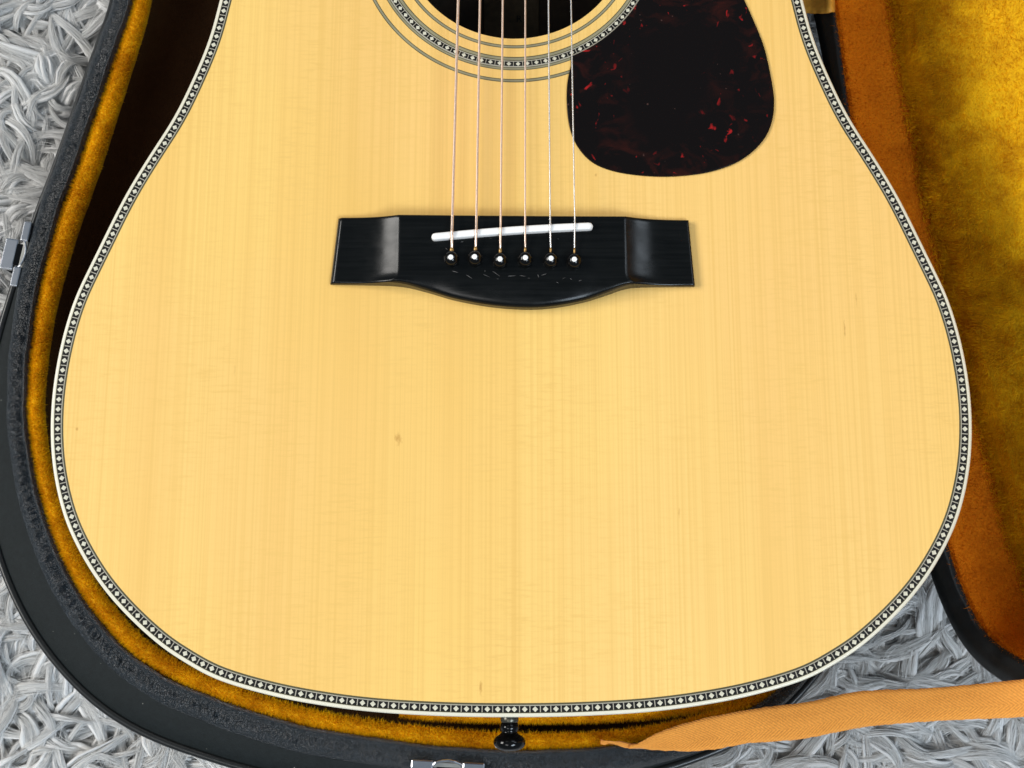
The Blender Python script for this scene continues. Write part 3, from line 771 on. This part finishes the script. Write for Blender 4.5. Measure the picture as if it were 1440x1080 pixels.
# bridge -----------------------------------------------------------------------------------------------------------
ZBR = ZT + 0.0085
bot_px = [(464,399),(500,399.6),(540,400.4),(556,401.3),(576,404),(607,412),(642,422),(693,431),(743,434.3),(782,431.5),(821,424),(852,414.5),(879,405.5),(900,403),(940,402.5),(977,402)]
nb, mb = 180, 26
bot = catmull([tuple(at(u, v, ZT+.002)[:2]) for u, v in bot_px], False, 10); bot, _ = resample(bot, 400, False)
tl, tr = at(475, 305.5, ZT+.003), at(968.5, 309, ZT+.003)
P = np.zeros((nb, mb, 3)); xl, xr = at(561, 350, ZBR).x, at(879, 355, ZBR).x
fs = np.r_[0, .012, .03, .06, np.linspace(.1, .9, mb-8), .94, .97, .988, 1]
us = np.r_[0, .002, .006, .012, np.linspace(.02, .98, nb-8), .988, .994, .998, 1]
xb0, xb1 = bot[0, 0], bot[-1, 0]
def smooth(t): t = max(0, min(1, t)); return t*t*(3-2*t)
for i, u in enumerate(us):
    top_p = np.array(tl)*(1-u) + np.array(tr)*u
    xb = xb0*(1-u)+xb1*u; yb = np.interp(xb, bot[:, 0], bot[:, 1])
    for j, f in enumerate(fs):
        x = top_p[0]*(1-f)+xb*f; y = top_p[1]*(1-f)+yb*f
        # cross height: full block between the scoops, hollowed wings outside them
        dist = max(xl-x, x-xr); wl = 0.0265
        eb, et = (1-f)*0.0295, f*0.0295
        for e_, R_ in ((eb, .0050), (et, .0016)):   # rounded corners of the scoop
            if e_ < R_: dist -= R_ - math.sqrt(max(0, R_*R_ - (R_-e_)**2))
        if dist <= 0: h = 0.0085
        else:
            t = min(1, dist/wl); h = 0.0030 + 0.0055*(1-t)**2.7
            h = max(h, 0.0030)
        if dist <= 0 and f > .62:              # belly falls away towards the lower edge
            h -= 0.0032*((f-.62)/.38)**2*smooth((-dist)/.02)
        ed = min(f*0.032, (1-f)*0.032, u*0.155, (1-u)*0.155)
        h *= math.sqrt(max(0, 1-(1-min(1, ed/.0011))**2))*0.22+0.78 if ed < .0011 else 1
        ee = u*.155
        if ee < .0016: h -= (1-ee/.0016)*.0013
        P[i, j] = (x, y, ZT+h)
bridge = grid('bridge', P, M['ebony'], G, flip=True)
rim = np.concatenate([P[:, 0], P[1:, -1], P[::-1][1:, -1][:0]])
loop_b = np.concatenate([P[:, 0], P[-1, 1:], P[::-1][1:, -1], P[0, ::-1][1:-1]])
low = loop_b.copy(); low[:, 2] = ZT+.00003
grid('bridge_edge', np.stack([loop_b, low], 1), M['ebony'], bridge, cu=True)
# saddle: slanted bone bar with rounded ends and a crowned top
su = [(606,331),(614,328),(684,323.5),(759,317.5),(828,314.5),(834.5,317)]
ZS = ZBR + 0.0028
def sd(u, v): q = at(u, v, ZS); return np.array((q.x, q.y))
a_, b_ = sd(606.5, 332.5), sd(834, 317.0); ax = (b_-a_); Ls = np.linalg.norm(ax); ax /= Ls; ay = np.array((-ax[1], ax[0]))
P = []
for s in np.r_[0, .004, .012, .03, np.linspace(.05, .95, 30), .97, .988, .996, 1]:
    e = min(s, 1-s); k = math.sqrt(max(0.02, 1-(1-min(1, e/.022))**2)); bow = math.sin(math.pi*s)*0.0006
    row = []
    for o_, z in ((-1.5, -3.2), (-1.5, -.62), (-1.32, -.30), (-.9, -.05), (.7, 0), (1.25, -.12), (1.5, -.4), (1.5, -3.2)):
        q = a_+ax*s*Ls + ay*(o_*mm*k + bow); row.append((q[0], q[1], ZS+z*mm*1.0 - (1-k)*1.2*mm + (0 if z < -3 else 0)))
    P.append(row)
grid('saddle', P, M['bone'], bridge, flip=True)
# pins and strings
pins = [(635,363),(668.4,362),(703.4,365.3),(738.7,364),(774.7,365),(808,366.3)]
sad = [(635.6,327),(669.7,325),(704,322.5),(738.5,320),(773.8,317.5),(808.4,315.5)]
topx = [644.4,675,707,738.7,771.3,803]
dias = [1.25,1.10,0.95,0.80,0.68,0.62]
prof = [(0.9,-6),(1.9,-4),(2.4,-2.2),(2.6,-1.4),(2.5,-.9),(2.0,-.6),(2.2,-.2),(2.9,.5),(3.25,1.3),(3.38,2.1),(3.25,2.9),(2.85,3.75),(2.2,4.45),(1.5,4.9),(1.05,5.1),(.5,5.15)]
Vp, Fp = lathe([(r*mm, h*mm) for r, h in prof], 32)
pin0 = mesh('bridge_pin', Vp, Fp, M['black_plastic'], link_it=False)
Vd, Fd = lathe([(1.12*mm, 4.6*mm), (1.12*mm, 5.18*mm), (.95*mm, 5.24*mm), (.4*mm, 5.27*mm)], 20)
M['dot'] = simple('pearl_dot', (0.9, 0.9, 0.88), 0.3, vary=.03)
dot0 = mesh('pearl_dot', Vd, Fd, M['dot'], link_it=False)
for k, (u, v) in enumerate(pins):
    c = at(u, v, ZBR+.0024)
    o = pin0 if k == 0 else pin0.copy(); link(o, G); o.location = (c.x, c.y, ZBR+.0002); o.rotation_euler = (math.radians(5+random.uniform(-2, 2)), math.radians(random.uniform(-3, 3)), 0)
    d = dot0 if k == 0 else dot0.copy(); link(d, o)
    sx, sy = sad[k]; ps = at(sx, sy, ZS+.0003); r = dias[k]*mm/2
    far = at(topx[k], 0, ZT+.0115); dirv = (far-ps); far2 = ps + dirv*3.2
    pe = Vector((c.x, c.y+.0024, ZBR-.001)); pm = Vector((c.x, c.y+.0034, ZBR+.0012))
    path = [far2, far, ps + (far-ps)*.03, ps + Vector((0, .0007, r*.75)), ps + Vector((0, -.0002, r)), ps+Vector((0, -.0011, r*.5)), ps.lerp(pm, .5), pm, pe]
    Vt, Ft = tube(path, r, 10)
    so = mesh('string', Vt, Ft, M['bronze' if k < 4 else 'steel'], G)
    wp = [ps.lerp(pm, .80), ps.lerp(pm, .9), pm, pe]
    Vt, Ft = tube(wp, [r*1.02, r*1.35, r*1.45, r*1.4], 10)
    mesh('string_wrap', Vt, Ft, M['wrap'], so)
# scuffs below the pins
sv2, sf2 = [], []
for (u, v, L, an) in ((682,381,3,-1.2),(684,387.5,12,.05),(698,385,14,.25),(700,392,3,.1),(744,391,4,.2),(757,388,5,1.2),(784,397,3.5,.5),(793,391,5,-.2),(803,392,3,1.0),(816,394,5,-.1),
                      (640,382,9,.5),(735,388,9,-.15),(660,389,10,.2),(690,335,3,.3),(785,336,2.5,.9),(650,340,5,-.2),(628,350,4,.6),(720,388,12,-.02),(765,386,8,-.3)):
    fz = ZBR + .00006; p = at(u, v, fz); hL = L*PXT/2; wd = random.uniform(.05, .17)*mm; b0 = len(sv2); L *= random.uniform(.5, 1.1); an += random.uniform(-.4, .4)
    cx_, sx_ = math.cos(-an), math.sin(-an)
    for a, b in ((-1, 0), (-.3, 1), (.5, .7), (1, 0), (.3, -.8), (-.5, -1)):
        sv2.append((p.x+a*hL*cx_-b*wd*sx_, p.y+a*hL*sx_+b*wd*cx_, fz))
    sf2.append(tuple(range(b0, b0+6)))
BV = np.asarray([v.co[:] for v in bridge.data.vertices])
sv2 = [(x, y, BV[np.argmin((BV[:, 0]-x)**2+(BV[:, 1]-y)**2), 2]+.00012) for x, y, z in sv2]
o = mesh('scuff_marks', sv2, sf2, M['scuff'], bridge, False); o['kind'] = 'stuff'
# end pin
M['ferrule'] = simple('dark_ferrule', (0.10, 0.095, 0.075), 0.3, metal=0.7)
ep = at(716.5, 1012, ZT-.050); tail_y = float(O2[:, 1].min())
Ve, Fe = lathe([(r*mm, h*mm) for r, h in ((1.5,-1),(3.4,0),(3.4,5.5),(3.9,6.4),(4.3,7.2),(4.4,8.2),(4.1,9.0),(3.7,9.7),(3.7,10.4),(4.4,11.2),(5.9,12.0),(6.9,13.0),(7.2,14.2),(7.1,15.4),(6.5,16.6),(5.3,17.5),(3.4,18.1),(1.2,18.3))], 36, 'Y')
e = mesh('end_pin', Ve, Fe, M['black_plastic'], link_it=False); link(e, G); e.location = (ep.x, tail_y, ZT-.050)
Ve, Fe = lathe([(r*mm, h*mm) for r, h in ((4.0, 1.2),(4.05,5.2),(3.6,6.1),(3.0,6.4))], 30, 'Y')
fer = mesh('ferrule', Ve, Fe, M['ferrule'], link_it=False); link(fer, e)
# fingerboard and neck beyond the upper edge of the picture
fy0 = HC.y + HR - 0.004; fy1 = fy0 + 0.24
bmf = bevel_box(cxg, (fy0+fy1)/2, ZT+.0035, 0.054, fy1-fy0, .0068, .0012); bm_obj('fingerboard', bmf, M['ebony'], G)
nk = bevel_box(cxg, yw+0.195+.06, ZT-.010, 0.052, 0.125, .0195, .006); bm_obj('neck', nk, M['rosewood'], G)
for k in range(9):
    bm_obj('fret', bevel_box(cxg, fy0+.014+k*.0255, ZT+.0072, .053, .0022, .0012, .0004), M['steel'], G)

# ------------------------------------------------------------------ shag pile
def in_poly(pts, poly):
    x, y = pts[:, 0], pts[:, 1]; inside = np.zeros(len(pts), bool); j = len(poly)-1
    for i in range(len(poly)):
        xi, yi = poly[i]; xj, yj = poly[j]
        c = ((yi > y) != (yj > y)) & (x < (xj-xi)*(y-yi)/(yj-yi+1e-12)+xi); inside ^= c; j = i
    return inside
poly = (B2 + Nn*(WW+WB-.002)[:, None])[::10]
def region(u0_, u1_, v0_, v1_, k):
    a, b = at(u0_, v0_, 0), at(u1_, v1_, 0)
    c = np.stack([rng.uniform(a.x, b.x, k), rng.uniform(b.y, a.y, k)], 1); return c[~in_poly(c, poly)]
near = region(-110, 1550, -100, 1170, 60000)
hid = (near[:, 0] > at(1210, 0, 0).x) & (near[:, 1] > at(0, 720, 0).y)     # under the open lid
near = near[~hid | (rng.random(len(near)) < .12)][:5400]
far_ = region(-520, 1960, -420, 1500, 60000); na, nb_ = at(-100, -90, 0), at(1540, 1160, 0)
hid = (far_[:, 0] > at(1210, 0, 0).x) & (far_[:, 1] > at(0, 720, 0).y)
far_ = far_[~((far_[:, 0] > na.x) & (far_[:, 0] < nb_.x) & (far_[:, 1] < na.y) & (far_[:, 1] > nb_.y)) & ~hid][:6500]
def shag(cand, SEG, SUB, SD, FPL, RM, tag_):
    global rug
    n = len(cand)
    az = np.array([mnoise.noise(Vector((p[0]*16, p[1]*16, 3.0)))*5.0 + mnoise.noise(Vector((p[0]*60, p[1]*60, 7.0)))*3.0 for p in cand]) + rng.normal(0, .7, n)
    Lk = rng.uniform(.026, .062, n); curl = rng.normal(0, .65, n); hk = rng.uniform(.003, .016, n)
    t = np.linspace(0, 1, SEG+1)
    head = az[:, None] + curl[:, None]*(t[None]-.2)*1.3 + rng.normal(0, .45, n)[:, None]*np.sin(t*5)[None]
    st = Lk[:, None]/SEG
    cx = cand[:, :1] + np.concatenate([np.zeros((n, 1)), np.cumsum(np.cos(head[:, :-1])*st, 1)], 1)
    cy = cand[:, 1:2] + np.concatenate([np.zeros((n, 1)), np.cumsum(np.sin(head[:, :-1])*st, 1)], 1)
    cz = .001 + hk[:, None]*np.sin(np.pi*(.06+.80*t))[None]**.8 + .002
    rad = RM*(.0012 + .0030*rng.random(n)**1.6)[:, None]
    cin = in_poly(np.stack([cx.ravel(), cy.ravel()], 1), poly).reshape(cx.shape); cz = np.where(cin, np.minimum(cz, .003), cz)
    prf = np.interp(t, [0, .15, .45, .75, .92, 1], [.85, 1, .95, .60, .28, .04])[None]
    side = np.stack([-np.sin(head), np.cos(head)], -1)
    Vs, Fs, Us = [], [], []; base_i = 0
    ang = np.linspace(0, 2*np.pi, SD, endpoint=False)
    for k in range(SUB):
        off = (k-(SUB-1)/2)/SUB*1.9 + rng.normal(0, .18, (n, 1)); up_ = rng.uniform(-.5, .5, (n, 1))
        wv = rng.normal(0, .35, (n, 1))*np.sin(t*rng.uniform(3, 8, (n, 1))+rng.uniform(0, 6, (n, 1)))
        ln = rng.uniform(-.06, .02, (n, 1))
        o_ = (off + wv)*rad*prf
        X = cx + side[..., 0]*o_; Y = cy + side[..., 1]*o_; Z = cz + up_*rad*prf
        rs = rad*prf*rng.uniform(.26, .54, (n, 1))
        ring = np.stack([X[..., None] + side[..., 0:1]*rs[..., None]*np.cos(ang), Y[..., None] + side[..., 1:2]*rs[..., None]*np.cos(ang), Z[..., None] + rs[..., None]*.85*np.sin(ang)], -1)
        idx = base_i + np.arange(n*(SEG+1)*SD).reshape(n, SEG+1, SD); base_i += n*(SEG+1)*SD
        q = np.stack([idx[:, :-1], np.roll(idx[:, :-1], -1, 2), np.roll(idx[:, 1:], -1, 2), idx[:, 1:]], -1)
        Vs.append(ring.reshape(-1, 3)); Fs.append(q.reshape(-1, 4))
        uvx = np.broadcast_to((np.abs(ang/np.pi-1))[None, None] + rng.uniform(0, 50, (n, 1, 1)), (n, SEG+1, SD))
        uvy = np.broadcast_to(t[None, :, None] + rng.uniform(0, 50, (n, 1, 1)), (n, SEG+1, SD))
        Us.append(np.stack([uvx, uvy], -1).reshape(-1, 2))
    pile = np_mesh('pile', np.concatenate(Vs), np.concatenate(Fs), M['wool'], rug, True, np.concatenate(Us)); pile['kind'] = 'stuff'
    # single fibres of the locks, as hair
    ii = np.repeat(np.arange(n), FPL); nh = len(ii); tn = SEG+1
    lat = rng.normal(0, .55, (nh, 1)); ver = rng.uniform(-.3, 1.0, (nh, 1))*np.sqrt(np.clip(1-(lat/1.3)**2, .05, 1))
    ph = rng.uniform(0, 6.3, (nh, 1)); fr = rng.uniform(3, 9, (nh, 1)); stray = rng.random((nh, 1))**6
    wv = np.sin(t[None]*fr+ph)*(.16+.9*stray*t[None])
    lo_ = (lat + wv)*rad[ii]*(prf + .5*stray*t[None])
    X = cx[ii] + side[ii, :, 0]*lo_; Y = cy[ii] + side[ii, :, 1]*lo_
    Z = cz[ii] + ver*rad[ii]*(prf*.85) + stray*t[None]*.004*rng.uniform(-.3, 1, (nh, 1))
    Z = np.where(cin[ii], np.minimum(Z, .004), Z)
    hc = bpy.data.hair_curves.new('pile_fibres'); hc.add_curves([tn]*nh)
    hc.attributes['position'].data.foreach_set('vector', np.stack([X, Y, Z], -1).astype(np.float32).ravel())
    ra_ = hc.attributes.get('radius') or hc.attributes.new('radius', 'FLOAT', 'POINT')
    ra_.data.foreach_set('value', (np.full((nh, 1), .00010*RM)*rng.uniform(.6, 1.5, (nh, 1))*np.interp(t, [0, .7, 1], [1, .9, .3])[None]).astype(np.float32).ravel())
    hc.materials.append(M['fibre'])
    ho = bpy.data.objects.new('pile_fibres', hc); link(ho, rug); ho['kind'] = 'stuff'
shag(near, 9, 4, 5, 46, 1.0, 'near'); shag(far_, 6, 2, 4, 14, 1.35, 'far')
